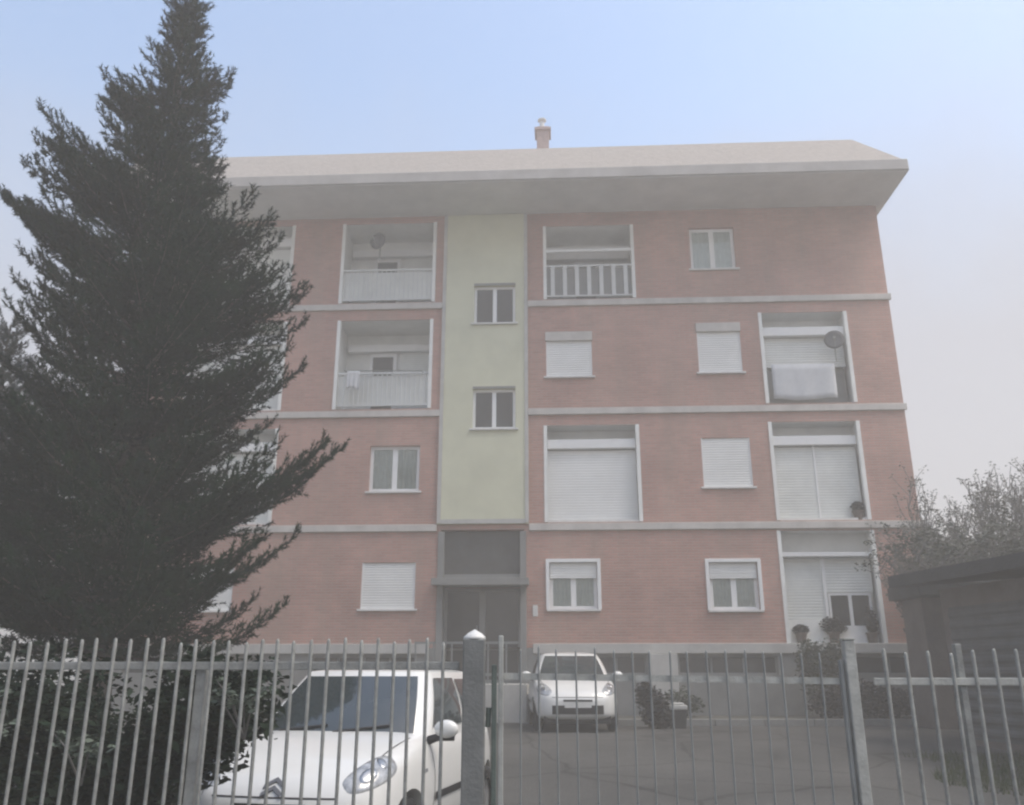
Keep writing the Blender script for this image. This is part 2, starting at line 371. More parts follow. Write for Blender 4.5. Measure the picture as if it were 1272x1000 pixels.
def loggia(u0, u1, z0, z1, kind):
    D = .62 if kind[0] in 'ALE' and kind != 'A1' and kind != 'L1' else 1.15
    if kind == 'L1': D = .55
    y = .021
    q = B()
    q.quad((u0, D, z0), (u1, D, z0), (u1, D, z1), (u0, D, z1))
    q.quad((u0, y, z0), (u0, D, z0), (u0, D, z1), (u0, y, z1)); q.quad((u1, y, z0), (u1, y, z1), (u1, D, z1), (u1, D, z0))
    q.quad((u0, y, z0), (u1, y, z0), (u1, D, z0), (u0, D, z0)); q.quad((u0, y, z1), (u0, D, z1), (u1, D, z1), (u1, y, z1))
    lg = q.build('loggia', M['plaster'], bld)
    # pale jambs framing the opening, standing a few mm proud of the brick
    for u in (u0-.01, u1-.08): B().box(u, u+.09, -.024, .10, z0+.004, z1).build('jamb', M['plaster'], lg)
    a, b = u0+.08, u1-.08
    if kind in ('A3', 'L2', 'E1', 'E2', 'E3'):
        top = z1-.58
        B().box(a, b, .12, .40, top, top+.24).build('shutter_box', M['frame'], lg, bevel=.012)
        n = 1 if kind == 'A3' else 2
        for i in range(n):
            s = B(); c, d = a+(b-a)*i/n+(.02 if i else 0), a+(b-a)*(i+1)/n-(.02 if i < n-1 else 0)
            slats(s, c, d, .26, z0+.09, top-.03, .07, .010); s.box(c, d, .225, .29, z0+.01, z0+.09)
            s.build('shutter', M['shutter'] if kind == 'A3' else M['shutter2'], lg)
        if n == 2: B().box((a+b)/2-.02, (a+b)/2+.02, .23, .32, z0+.01, top-.002).build('post', M['frame'], lg)
        B().box(a, b, .05, .09, z0+.004, z0+.06).build('threshold', M['sill'], lg)
    if kind == 'L3':
        top = z1-.62
        B().box(a, b, .10, .40, top, top+.24).build('shutter_box', M['frame'], lg, bevel=.012)
        s = B(); slats(s, a, b, .27, z0+1.05, top-.02, .07, .01); s.build('shutter', M['shutter2'], lg)
        B().box(a, b, .42, .45, z0+.01, z0+1.05).build('door_panel', M['doortrim'], lg)
    if kind == 'L1':
        top = z1-.62
        B().box(a, b, .08, .42, top, top+.10).build('shutter_box', M['frame'], lg, bevel=.01)
        s = B(); slats(s, a, (a+b)/2-.10, .30, z0+.55, top-.03, .07, .01); s.build('shutter', M['shutter2'], lg)
        s = B(); slats(s, (a+b)/2-.03, b, .30, 3.27, top-.03, .07, .01); s.build('shutter', M['shutter2'], lg)
        B().box((a+b)/2-.10, (a+b)/2-.03, .26, .36, z0+.01, top-.002).build('post', M['frame'], lg)
        B().box(a, (a+b)/2-.10, .27, .345, z0+.01, z0+.55).build('low_panel', M['plaster'], lg)
        B().box((a+b)/2-.03, b, .27, .345, z0+.01, 2.45).build('low_panel', M['frame'], lg)
        u, v = (a+b)/2+.0, b-.06
        pw = B().box(u, v, .36, .37, 2.45, 3.25).build('window', M['darkglass'], lg)
        fr = B(); frame_bars(fr, u, v, .295, 2.452, 3.262, .05); fr.build('frame', M['frame'], pw)
    if kind in ('B1', 'B2', 'A1'):
        # back of an open balcony: door, window, roller box
        top = z1-.55
        B().box(a, b, D-.22, D-.02, top, top+.2).build('shutter_box', M['frame'], lg, bevel=.01)
        mid = a+(b-a)*(.42 if kind != 'A1' else .5)
        dr = B().box(mid-.42, mid+.33, D-.07, D-.03, z0+.02, top).build('balcony_door', M['frame'], lg)
        B().box(mid-.33, mid+.24, D-.085, D-.073, z0+.12, top-.12).build('pane', M['darkglass'] if kind == 'B2' else M['ribbed'], dr)
        s = B(); slats(s, mid+.45, b-.05, D-.07, z0+.75, top, .06, .01); s.build('shutter', M['shutter2'], lg)
        if kind != 'B2':
            s = B(); slats(s, a+.05, mid-.5, D-.07, z0+.3, top-.35, .06, .01); s.build('shutter', M['shutter'], lg)
        r = B(); hr = z0+.98
        r.box(a, b, .03, .075, hr, hr+.05); r.box(a, b, .035, .07, z0+.10, z0+.14)
        if kind == 'A1':
            n = 7
            for i in range(n):
                u = a+(b-a)*(i+.5)/n; r.box(u-.055, u+.055, .03, .075, z0+.14, hr)
            r.build('railing', M['rail'], lg)
            B().box(a, b, .10, .115, z0+.12, hr-.02).build('screen', M['doortrim'], lg)
            aw = B(); aw.quad((a, .3, z1-.5), (b, .3, z1-.5), (b, -.0, z1-.72), (a, -.0, z1-.72)); aw.box(a, b, -.02, .015, z1-.80, z1-.72)
            aw.build('awning', M['frame'], lg)
        else:
            u = a+.06
            while u < b: r.box(u-.012, u+.012, .04, .065, z0+.14, hr); u += .125
            r.build('railing', M['rail'], lg)
            B().box(a, b, .085, .10, z0+.10, hr-.03).build('screen', M['shutter2'], lg)
    return lg
LG = {l[4]: loggia(*l) for l in LOG}

# entrance: recessed door, canopy, dark panel above
u0, u1 = DOOR[0], DOOR[1]
B().box(u0+.06, u1-.06, .16, .2, 3.74, 4.80).build('transom_panel', M['transom'], bld)
cn = B().box(u0-.14, u1+.12, -.42, .54, 3.46, 3.58); cn.box(u0-.14, u1+.12, -.45, -.42, 3.43, 3.60)
cn.build('canopy', M['plinth'], bld, bevel=.01)
B().box(u0, u1, .1, .5, 3.581, 3.74).build('lintel', M['doortrim'], bld)
for u, v in ((u0-.05, u0+.10), (u1-.10, u1+.05)): B().box(u, v, -.05, .54, 1.2, 4.77).build('door_jamb', M['plinth'], bld, bevel=.008)
dr = B().box(u0+.10, u1-.10, .40, .42, 1.2, 3.42).build('entrance_door', M['darkglass'], bld)
fr = B(); frame_bars(fr, u0+.10, u1-.10, .33, 1.2, 3.41, .07, 0); m_ = (u0+u1)/2
fr.box(m_-.075, m_+.075, .31, .395, 1.27, 3.34); fr.box(u0+.17, m_-.075, .34, .395, 1.95, 2.0); fr.box(m_+.075, u1-.17, .34, .395, 1.95, 2.0)
fr.build('frame', M['doortrim'], dr)
hn = B().tube([(m_-.13, .30, 2.1), (m_-.13, .27, 2.12), (m_-.13, .27, 2.5), (m_-.13, .30, 2.52)], .014, 6); hn.build('handle', M['rim'], dr)
bx = B().box(u1+.20, u1+.32, -.04, -.004, 2.72, 2.98); bx.build('intercom', M['cap'], bld, bevel=.006)
# landing, flight to the right and railing
ld = B().box(u0-.35, u1+.1, -1.55, -.034, .2, 1.19)
for i in range(4): ld.box(u1+.1+.3*i, u1+.4+.3*i, -1.5, -.3, .2, 1.19-.2*(i+1))
ld.build('landing', M['stone'], bld, bevel=.012)
rl = B(); ya = -1.45
rl.box(u0-.32, u1+.07, ya-.02, ya+.02, 2.04, 2.09); rl.box(u0-.32, u1+.07, ya-.018, ya+.018, 1.36, 1.42)
for i in range(7):
    u = u0-.30+(u1-u0+.35)*i/6; rl.box(u-.016, u+.016, ya-.015, ya+.015, 1.185, 2.04)
rl.build('landing_railing', M['iron'], bld)
# roof: soffit slab with deep front eave, steep edge strip, low hip behind
E_L, E_R, E_F, E_B = UL-1.0, UR+.22, -1.7, DEEP+.6
rf = B().box(E_L, E_R, E_F, E_B, TOP, TOP+.30)
roof = rf.build('roof', M['soffit'], bld)
fs = B(); fs.box(E_L-.02, E_R+.02, E_F-.05, E_F-.004, TOP+.02, TOP+.33); fs.box(E_R+.004, E_R+.05, E_F-.004, E_B, TOP+.02, TOP+.33); fs.box(E_L-.05, E_L-.004, E_F-.004, E_B, TOP+.02, TOP+.33)
fs.build('gutter', M['fascia'], roof, bevel=.03)
hp = B(); d = .92; z0, z1, z2 = TOP+.302, TOP+1.58, TOP+2.35
o_ = [(E_L, E_F), (E_R, E_F), (E_R, E_B), (E_L, E_B)]; i_ = [(E_L+d, E_F+d), (E_R-d, E_F+d), (E_R-d, E_B-d), (E_L+d, E_B-d)]
for k in range(4):
    a, b = k, (k+1) % 4
    hp.quad((*o_[a], z0), (*o_[b], z0), (*i_[b], z1), (*i_[a], z1))
cx0, cx1, cy = E_L+6, E_R-6, (E_F+E_B)/2
hp.quad((*i_[0], z1), (*i_[1], z1), (cx1, cy, z2), (cx0, cy, z2)); hp.quad((*i_[2], z1), (*i_[3], z1), (cx0, cy, z2), (cx1, cy, z2))
hp.quad((*i_[1], z1), (*i_[2], z1), (cx1, cy, z2)); hp.quad((*i_[3], z1), (*i_[0], z1), (cx0, cy, z2))
hp.build('roof_slope', M['rooftile'], roof)
ch = B().box(.70, 1.06, .5, .95, TOP+1.2, TOP+3.2); ch.box(.64, 1.12, .44, 1.01, TOP+3.06, TOP+3.14)
ch.build('chimney', M['chimney'], roof, bevel=.01)
cw = B().tube([(.86, .72, TOP+3.2), (.86, .72, TOP+3.5)], .07, 10); cw.lathe((.86, .72, TOP+3.5), [(.0, .14), (.13, .06), (.13, .03), (.07, 0)], 12)
cw.build('chimney_cowl', M['cap'], roof)

def bpt(u, v, z):
    return bld.matrix_basis @ Vector((u, v, z-BZ)) if False else Matrix.Translation((0, 21.3, BZ)) @ Matrix.Rotation(R(-2.8), 4, 'Z') @ Vector((u, v, z-BZ))

# ------------------------------------------------------------------ foliage helpers
def leaves(blobs, n, size, seed=0, flat=.4):
    """n leaf quads filling ellipsoids (cx,cy,cz,rx,ry,rz), denser towards their skins"""
    r = np.random.default_rng(seed); vol = np.array([b[3]*b[4]*b[5] for b in blobs]); k = r.choice(len(blobs), n, p=vol/vol.sum()); bl = np.array(blobs)[k]
    d = r.normal(size=(n, 3)); d /= np.linalg.norm(d, axis=1)[:, None]
    rad = r.random(n)**.42*(1+.16*np.sin(7*d[:, 0]+5*d[:, 1]+k)*np.cos(6*d[:, 2]-k))
    c = bl[:, :3]+d*bl[:, 3:]*rad[:, None]
    a = r.normal(size=(n, 3)); a[:, 2] *= flat; a /= np.linalg.norm(a, axis=1)[:, None]
    b = np.cross(a, r.normal(size=(n, 3))); b /= np.linalg.norm(b, axis=1)[:, None]
    s = size*(.6+.8*r.random(n))[:, None]
    V = np.stack([c-a*s, c+b*s*.42-a*s*.1, c+a*s, c-b*s*.42-a*s*.1], 1).reshape(-1, 3)
    F = np.arange(4*n).reshape(-1, 4)
    return V, F
def needles(seg_a, seg_b, per, length, width, seed=0):
    """brush of needles round each twig segment a->b"""
    r = np.random.default_rng(seed); a = np.array(seg_a); b = np.array(seg_b); L = np.linalg.norm(b-a, axis=1)
    cnt = np.maximum(2, (L*per).astype(int)); idx = np.repeat(np.arange(len(a)), cnt); n = len(idx)
    t = r.random(n)[:, None]; ax = (b-a)[idx]/L[idx][:, None]; p = a[idx]+(b-a)[idx]*t
    u = r.normal(size=(n, 3)); u -= (u*ax).sum(1)[:, None]*ax; u /= np.linalg.norm(u, axis=1)[:, None]
    w = np.cross(ax, u); ln = length*(.65+.6*r.random(n))[:, None]
    tip = p+(u*.80+ax*(.45+.3*t))*ln; h = width*.5
    V = np.stack([p-w*h-u*.004, tip, p+w*h-u*.004], 1).reshape(-1, 3)
    return V, np.arange(3*n).reshape(-1, 3)

def spruce(name, loc, H, right, left, front, label, material, whorl=.21, seed=1, per=150, lo=.9, extra=()):
    """right/left: (height, reach) tables of the crown measured in +x / -x; front: reach factor towards +-y"""
    rnd = random.Random(seed); root = empty(name, loc); tag(root, label, 'tree')
    def reach(z, az):
        rr = np.interp(z, [p[0] for p in right], [p[1] for p in right]); ll = np.interp(z, [p[0] for p in left], [p[1] for p in left])
        c = math.cos(az); e = (rr if c > 0 else ll); m = front*(rr+ll)/2
        return math.sqrt((e*c)**2+(m*math.sin(az))**2)
    tk = MB(); n = 14
    tk.tube([(.03*math.sin(i*1.3), .03*math.cos(i), -.1+(H-.15)*i/n) for i in range(n+1)], [max(.012, .19*(1-i/n)**.9) for i in range(n+1)], 10)
    A, Bb = [], []
    z = lo; az0 = 0
    def bough(zz, az, r0, rise, f, i):
            m = max(4, int(r0/.13))
            d = Vector((math.cos(az), math.sin(az), 0)); sd = Vector((-d.y, d.x, 0)); pts = []
            for j in range(m+1):
                t = j/m
                pts.append(Vector((0, 0, zz))+d*(r0*t)+sd*(.06*math.sin(3*t+i))*r0+Vector((0, 0, r0*(rise*t-.30*(1-f)*t*(1-t)*1.6+.16*t*t*t))))
            tk.tube(pts, [max(.004, .028*(1-t_/m)*min(1, r0)) for t_ in range(m+1)], 4, cap=False)
            for j in range(1, m+1):
                t = j/m
                if t < .22 and r0 > .8: continue
                p, q = pts[j-1], pts[j]
                A.append(p); Bb.append(q)
                ax = (q-p).normalized(); tl = min(.62, (.16+.34*r0)*(1.06-t)+.10)
                for s_ in (-1, 1):
                    dirv = (ax*.75+sd*s_*.75+Vector((0, 0, rnd.uniform(-.22, .22)))).normalized(); ll_ = tl*rnd.uniform(.65, 1.15)
                    e = q+dirv*ll_; mid = q+dirv*ll_*.5-Vector((0, 0, .02)); e.z += .10*ll_+rnd.uniform(0, .07)
                    A.extend([q, mid]); Bb.extend([mid, e])
                    if ll_ > .16:
                        for w in (.25, .5, .8):
                            o = q+(e-q)*w; v = (dirv*.7+ax*rnd.uniform(-.1, .7)+Vector((0, 0, rnd.uniform(-.25, .6)))).normalized()
                            A.append(o); Bb.append(o+v*ll_*rnd.uniform(.25, .42))
                if rnd.random() < .9:          # upright side shoot
                    A.append(q); Bb.append(q+(ax*.5+Vector((rnd.uniform(-.3, .3), rnd.uniform(-.3, .3), .8))).normalized()*rnd.uniform(.10, .22))
            A.append(pts[-1]); Bb.append(pts[-1]+d*.09+Vector((0, 0, .06+.08*f)))
    for zt, az, r_e in extra:                  # long limbs given by the height and reach of their tips
        for q_ in range(4):
            a_ = az+rnd.uniform(-.22, .22); rr_ = r_e*rnd.uniform(.86, 1.02); rise = rnd.uniform(.18, .34)
            bough(zt+rnd.uniform(-.22, .02)-rr_*(rise+.16), a_, rr_, rise, zt/H, q_)
    while z < H-.12:
        f = z/H; k = 8 if f < .72 else (6 if f < .84 else 4); az0 += 1.1
        for i in range(k):
            az = az0+2*math.pi*i/k+rnd.uniform(-.3, .3); rise = -.02+.42*f+rnd.uniform(-.08, .12); r0 = .5
            for _ in range(3): r0 = reach(min(H-.05, z+r0*max(0, rise+.16)+.1), az)
            r0 *= rnd.uniform(.74, 1.04)
            r0 *= 1+.16*math.sin(4.3*z+2.1*math.cos(az)+1.7*i)*math.cos(3.1*az+2.2*z)
            if rnd.random() < .20: r0 *= rnd.uniform(.4, .75)
            if f > .8: r0 *= rnd.choice((.5, .75, 1.05, 1.25))
            r0 = max(r0, .10)
            bough(z+rnd.uniform(-.1, .1)-.25*r0*(1-f)*.2, az, r0, rise, f, i)
        z += whorl*(1 if f < .75 else 1.15)*rnd.uniform(.8, 1.2)
    # bristling leader shoots
    for i in range(34):
        h = H-1.5*rnd.random()**1.2; az = rnd.uniform(0, 6.28); o = Vector((.06*math.cos(az), .06*math.sin(az), h-.25))
        l = rnd.uniform(.22, .50); A.append(o); Bb.append(o+Vector((math.cos(az)*l*.75, math.sin(az)*l*.75, l)))
    A += [Vector((0, 0, H-.5))]; Bb += [Vector((.02, 0, H))]
    tk.build('trunk', M['bark'], root, smooth=True)
    V, F = needles(A, Bb, per, .058, .016, seed); np_mesh('crown', V, F, material, root)
    print(name, 'segments', len(A), 'needles', len(F))
    return root
S1R = [(0, 1.2), (.9, 1.5), (1.9, 1.80), (1.95, 1.85), (2.7, 1.9), (3.3, 1.78), (3.9, 1.62), (4.1, 1.75), (4.35, 1.75), (5., 1.78), (5.5, 1.85), (6.17, 1.9), (6.4, 1.62), (7.0, 1.45), (7.2, .9), (7.4, .75), (8.4, .70), (9.3, .55), (9.7, .32), (10.1, .2), (10.7, .05)]
S1L = [(0, 1.2), (1.5, 1.7), (3, 2.1), (4.5, 1.9), (5.4, 1.5), (5.8, 1.5), (6.4, 1.55), (6.85, 1.6), (7.35, 2.0), (7.7, 1.5), (8.1, 1.5), (8.5, .95), (9.1, .9), (9.4, .5), (10.3, .18), (10.7, .05)]
spruce('spruce_tree', (-4.6, 10, gz(10)-.05), 10.55, S1R, S1L, .85, 'tall dark spruce with bristling top standing behind the left fence', M['needle'], .165, 3, lo=1.75, extra=((7.12, .1, 1.5), (6.2, -.1, 1.9), (4.12, .05, 2.45), (4.95, -.3, 1.8), (7.35, 3.1, 2.1), (8.1, 3.3, 1.65), (9.2, 3.0, 1.15), (9.35, .1, .62)))
S2 = [(0, 1.6), (1, 2.2), (3, 2.3), (5, 1.5), (6, .8), (7, .1)]
spruce('spruce_tree', (-8.15, 13, gz(13)-.05), 6.85, S2, S2, .9, 'shorter spruce half cut off at the picture edge behind the tall one', M['needle2'], .20, 9, per=110, lo=2.3)

# hedge between the fence and the parked car
hd = empty('hedge', (-4.2, 5.6, 0)); tag(hd, 'dense dark hedge right behind the left fence', 'hedge')
r_ = random.Random(4); bl = []
for i in range(70): bl.append((r_.uniform(-2.6, 1.45), r_.uniform(-.55, .5), r_.uniform(.15, 1.36), r_.uniform(.35, .55), r_.uniform(.28, .42), r_.uniform(.28, .40)))
for i in range(44): h_ = r_.uniform(.2, 1.34); bl.append((1.50+h_*.93+r_.uniform(-.5, .0), r_.uniform(-.40, .10), h_, .27, .26, .25))
for i in range(8): bl.append((r_.uniform(1.1, 1.5), r_.uniform(.3, 2.4), r_.uniform(.3, 1.15), .32, .4, .34))
V, F = leaves(bl, 90000, .032, 5); np_mesh('foliage', V, F, M['hedge'], hd)
st = MB()
for i in range(26):
    x, y = r_.uniform(-2.6, 1.3), r_.uniform(-.4, .4); st.tube([(x, y, 0), (x+r_.uniform(-.1, .1), y+r_.uniform(-.1, .1), .6), (x+r_.uniform(-.3, .3), y+r_.uniform(-.2, .2), 1.3)], [.02, .014, .006], 5)
st.build('stem', M['bark'], hd)
def sprig(loc, label, n, spread, seed):
    o = empty('leafy_sprig', loc); tag(o, label, 'plant', 'pale sprigs growing out of the hedge'); rr = random.Random(seed); t = MB(); bb = []
    for i in range(n):
        e = Vector((rr.uniform(-spread, spread), rr.uniform(-.08, .02), rr.uniform(.05, spread*.9)))
        t.tube([(0, .12, -.15), tuple(e*.5), tuple(e)], [.007, .005, .003], 4)
        for w in (.5, .75, 1.): bb.append((e.x*w, e.y*w, e.z*w, .055, .045, .04))
    t.build('stem', M['greybark'], o); V, F = leaves(bb, 34*n, .022, seed); np_mesh('foliage', V, F, M['sprig'], o)
sprig((-2.85, 4.92, 1.08), 'pale leafy sprig at the far left end of the hedge', 7, .26, 1)
sprig((-2.32, 4.92, .98), 'small pale sprig low in the hedge between the left bars', 4, .15, 2)
sprig((-1.50, 5.05, 1.20), 'pale sprig reaching over the left edge of the windscreen', 6, .20, 3)

# ------------------------------------------------------------------ fence, gate and posts (the street line, 4 m away)
FY = 4.0
def bar_mb(x, z0, z1, r=.0095, lean=0.): return MB().tube([(x, 0, z0), (x+lean*.5, .002, (z0+z1)/2), (x+lean, 0, z1-.012), (x+lean, 0, z1)], [r, r, r, r*.55], 8)
fn = empty('metal_fence', (-1.6, FY, 0)); tag(fn, 'long run of grey metal bar fence in front of the hedge and spruce', 'fence', 'street fence of grey bars')
x = -1.50; k = 0
while x < 1.33:
    if abs(x-.215) > .025:
        bar_mb(x, .12, 1.545+r_.uniform(-.012, .012), .0082, r_.uniform(-.006, .006)).build('bar', M['galv'], fn, smooth=True)
    x += .0735+r_.uniform(-.002, .002)
MB().box(-1.6, 1.365, .0, .012, 1.418, 1.452).build('rail', M['galv'], fn, bevel=.003)
MB().box(-1.6, 1.365, .0, .012, .20, .235).build('rail', M['galv'], fn, bevel=.003)
MB().box(.195, .240, .0125, .058, -.05, 1.417).build('post', M['galv'], fn, bevel=.004)
gp = empty('gate_post', (-.168, FY+.01, 0)); tag(gp, 'thick grey square gate post with a small white cap beside the white car', 'gate post')
MB().box(-.049, .049, -.049, .049, -.05, 1.548).build('shaft', M['postgrey'], gp, bevel=.006)
MB().lathe((0, 0, 1.548), [(.0, .045), (.03, .028), (.048, .012), (.052, 0), (.0, 0)], 16).build('cap', M['cap'], gp, smooth=True)
hg = MB()
for z in (1.22, .55): MB().tube([(.062, 0, z-.04), (.066, 0, z+.04)], .012, 8).build('hinge', M['galvdark'], gp)
gt = empty('metal_gate', (-.09, FY+.01, 0)); tag(gt, 'wide barred driveway gate between the capped post and the right post', 'gate')
def gr(x): return 1.392-.014*x           # the gate sags a little towards its free end
MB().box(.0, .022, -.02, .02, .1, 1.44).build('stile', M['galvdark'], gt, bevel=.004)
MB().box(.030, .052, -.02, .02, .1, 1.565).build('stile', M['galvlight'], gt, bevel=.004)
MB().box(1.545, 1.562, -.012, .012, .1, 1.46).build('stile', M['iron'], gt, bevel=.004)
for zz in (0, -1.18):
    P = [[(.054, y, gr(.054)+zz-.014), (.054, y, gr(.054)+zz+.014), (1.544, y, gr(1.544)+zz+.014), (1.544, y, gr(1.544)+zz-.014)] for y in (.008, .020)]
    m_ = MB(); m_.quad(*P[0]).quad(*P[1]); 
    for i in range(4): m_.quad(P[0][i], P[0][(i+1) % 4], P[1][(i+1) % 4], P[1][i])
    m_.build('rail', M['galvlight'], gt)
x = .125
while x < 1.50:
    bar_mb(x, .2, gr(x)+.125+r_.uniform(-.012, .012), .0046, r_.uniform(-.006, .006)).build('bar', M['iron'], gt, smooth=True); x += .0835
gpr = empty('gate_post', (1.505, FY+.01, 0)); tag(gpr, 'slim pale grey gate post at the right end of the gate, without a cap', 'gate post')
MB().box(-.024, .024, -.024, .024, -.05, 1.545).build('shaft', M['galvlight'], gpr, bevel=.005)
MB().box(-.027, .027, -.027, .027, 1.5455, 1.552).build('cap', M['galvlight'], gpr, bevel=.002)
f2 = empty('metal_fence', (2.3, FY, 0)); tag(f2, 'short grey metal bar fence to the right of the gate', 'fence', 'street fence of grey bars')
x = -.64
while x < .75:
    if abs(x+.30) > .03: bar_mb(x, .12, 1.50+r_.uniform(-.012, .012), .0086, r_.uniform(-.006, .006)).build('bar', M['galv'], f2, smooth=True)
    x += .0975
MB().box(-.70, .8, .0, .012, 1.352, 1.384).build('rail', M['galvlight'], f2, bevel=.003)
MB().box(-.70, .8, .0, .012, .20, .235).build('rail', M['galvlight'], f2, bevel=.003)
MB().box(-.315, -.285, .0125, .045, -.05, 1.53).build('post', M['galv'], f2, bevel=.004)

# ------------------------------------------------------------------ cars (local: nose at y=0 looking to -y, x sideways)
def eval_mesh(o):
    dg = bpy.context.evaluated_depsgraph_get(); return bpy.data.meshes.new_from_object(o.evaluated_get(dg))
def make_car(name, loc, rz, label, S, chevrons=True, low_dark=False):
    root = empty(name, loc, rz); tag(root, label, 'car')
    L, Wd = S['L'], S['W']; hw = Wd/2
    ST = [(.00, .36, .32, .50, .56), (.035, .52, .25, .56, .63), (.13, .66, .21, .66, .735), (.32, .745, .19, .775, .835), (.6, .785, .19, .85, .905), (.9, .80, .19, .905, .965),
          (1.15, .80, .19, .93, 1.0), (1.9, .80, .19, .945, 1.0), (2.7, .795, .19, .96, 1.0), (3.1, .765, .20, .965, 1.0), (3.3, .72, .23, .95, 1.0), (3.41, .63, .30, .86, .92), (3.45, .44, .42, .74, .80)]
    rings = []
    for y, w, zb, zs, zc in ST:
        w *= hw/.8; y *= L/3.45; h = zs-zb
        half = [(0, zb), (.6*w, zb), (.93*w, zb+.03), (.985*w, zb+.25*h), (w, zb+.55*h), (.975*w, zb+.82*h), (.92*w, zs), (.78*w, zs+.55*(zc-zs)), (.45*w, zs+.88*(zc-zs)), (0, zc)]
        ring = [(a, y, b) for a, b in half]+[(-a, y, b) for a, b in half[-2:0:-1]]
        rings.append(ring)
    mb = MB(); n = len(rings[0])
    for r in rings: mb.v += r
    for i in range(len(rings)-1):
        for j in range(n): mb.f.append((i*n+j, i*n+(j+1) % n, (i+1)*n+(j+1) % n, (i+1)*n+j))
    for base, flip in ((0, False), ((len(rings)-1)*n, True)):
        for j in range(1, n//2):
            f = (base+j, base+j+1, base+n-j-1, base+(n-j) % n) if j < n//2-1 else (base+j, base+j+1, base+n-j)
            mb.f.append(f[::-1] if not flip else f)
        f = (base, base+1, base+n-1); mb.f.append(f[::-1] if not flip else f)
    tmp = mb.build('tmp_body', M['carwhite'])
    bm_ = tmp.modifiers.new('s', 'SUBSURF'); bm_.levels = 3; bm_.render_levels = 3
    me = eval_mesh(tmp); bpy.data.objects.remove(tmp)
    import bmesh
    b = bmesh.new(); b.from_mesh(me); bmesh.ops.recalc_face_normals(b, faces=b.faces); bvh = BVHTree.FromBMesh(b); b.to_mesh(me); b.free()
    body = bpy.data.objects.new('body', me); COL.objects.link(body)
    # wheel arches cut through
    wy = (.66*L/3.45, 2.98*L/3.45); wr = .275
    ct = MB()
    for y in wy:
        for s_ in (-1, 1): ct.lathe((s_*hw*.60 if s_ > 0 else -hw*1.2, y, wr), [(.0, 0), (wr+.055, 0), (wr+.055, hw*.6), (0, hw*.6)], 32, 'x')
    cut = ct.build('tmp_cut', M['carblack'])
    b = bmesh.new(); b.from_mesh(cut.data); bmesh.ops.remove_doubles(b, verts=b.verts, dist=1e-5); bmesh.ops.recalc_face_normals(b, faces=b.faces); b.to_mesh(cut.data); b.free()
    bo = body.modifiers.new('arch', 'BOOLEAN'); bo.operation = 'DIFFERENCE'; bo.object = cut; bo.solver = 'EXACT'
    me2 = eval_mesh(body); body.modifiers.clear(); body.data = me2; bpy.data.objects.remove(cut)
    me2.materials.clear(); me2.materials.append(M['carwhite']); me2.shade_smooth(); body.name = 'body'; body.parent = root
    me2.set_sharp_from_angle(angle=R(40))
    # points on the body along a direction
    def hit(p, d, off):
        h = bvh.ray_cast(Vector(p), Vector(d).normalized())
        return (h[0]+h[1]*off) if h[0] is not None else None
    def patch(nm, c, a, bvec, la, lb, m, off=.006, power=.5, par=body, nr=8, k=32, skew=0.):
        """an almond of size la x lb in the plane a,b pressed onto the body"""
        a = Vector(a).normalized(); n_ = a.cross(Vector(bvec)).normalized(); bb = n_.cross(a); c = Vector(c); q = MB(); rows = []
        for i in range(nr+1):
            row = []
            for j in range(k+1):
                t = 2*math.pi*j/k; ct_, st_ = math.cos(t), math.sin(t); f = i/nr
                x_ = la*f*ct_; y_ = lb*f*math.copysign(abs(st_)**power, st_)*(1+skew*ct_)
                p = hit(c+a*x_+bb*y_+n_*.6, -n_, off*(1 if i < nr else .15))
                row.append(p if p is not None else (rows[-1][j] if rows else c))
            rows.append(row)
        q.grid(rows); return q.build(nm, m, par, smooth=True)
    def strip(nm, pts, d, wid, m, off=.004, par=body):
        """thin line of width wid pressed onto the body along d through pts"""
        d = Vector(d).normalized(); q = MB(); A_, B_ = [], []
        for i, p in enumerate(pts):
            p = Vector(p); t = (Vector(pts[min(i+1, len(pts)-1)])-Vector(pts[max(i-1, 0)])).normalized(); s_ = t.cross(d).normalized()*wid*.5
            h1, h2 = hit(p+s_-d*.8, d, off), hit(p-s_-d*.8, d, off)
            if h1 is None or h2 is None: continue
            A_.append(h1); B_.append(h2)
        if len(A_) > 1: return q.grid([A_, B_]).build(nm, m, par, smooth=True)
    lin = lambda p, q, n: [tuple(Vector(p).lerp(Vector(q), i/n)) for i in range(n+1)]
    for s_ in (-1, 1):
        c = (s_*.640*hw/.8, .25, .735)
        hl = patch('headlight', c, (s_*.66, .66, .34), (-.25*s_, -.10, .9), .225, .080, M['lamp'], .008, .6, root, skew=.12)
        patch('bulb_bowl', (c[0]-s_*.035, c[1]-.03, c[2]-.01), (1, 0, 0), (0, 0, 1), .055, .050, M['lampbowl'], .014, 1., hl, 4, 20)
        patch('bulb_bowl', (c[0]+s_*.075, c[1]+.06, c[2]+.055), (s_*.7, .7, 0), (0, 0, 1), .038, .036, M['lampbowl'], .014, 1., hl, 4, 20)
        # fender / bonnet gap, door gaps, side rubbing strip
        strip('panel_gap', lin((s_*.60*hw/.8, .36, 0), (s_*.635*hw/.8, .92, 0), 14) and [(p[0], p[1], 2.) for p in lin((s_*.60*hw/.8, .34, 0), (s_*.655*hw/.8, .95, 0), 14)], (0, 0, -1), .010, M['carblack'], .002)
        for yy, z0, z1 in ((1.12, .30, .93), (2.28, .30, .94)):
            strip('panel_gap', [(s_*2., yy*L/3.45+.05*math.sin(3*i/10), z0+(z1-z0)*i/10) for i in range(11)], (-s_, 0, 0), .010, M['carblack'], .002)
        strip('rubbing_strip', [(s_*2., y*L/3.45, .50) for y in np.linspace(1.16, 2.9, 24)], (-s_, 0, 0), .055, M['carblack'], .014, root)
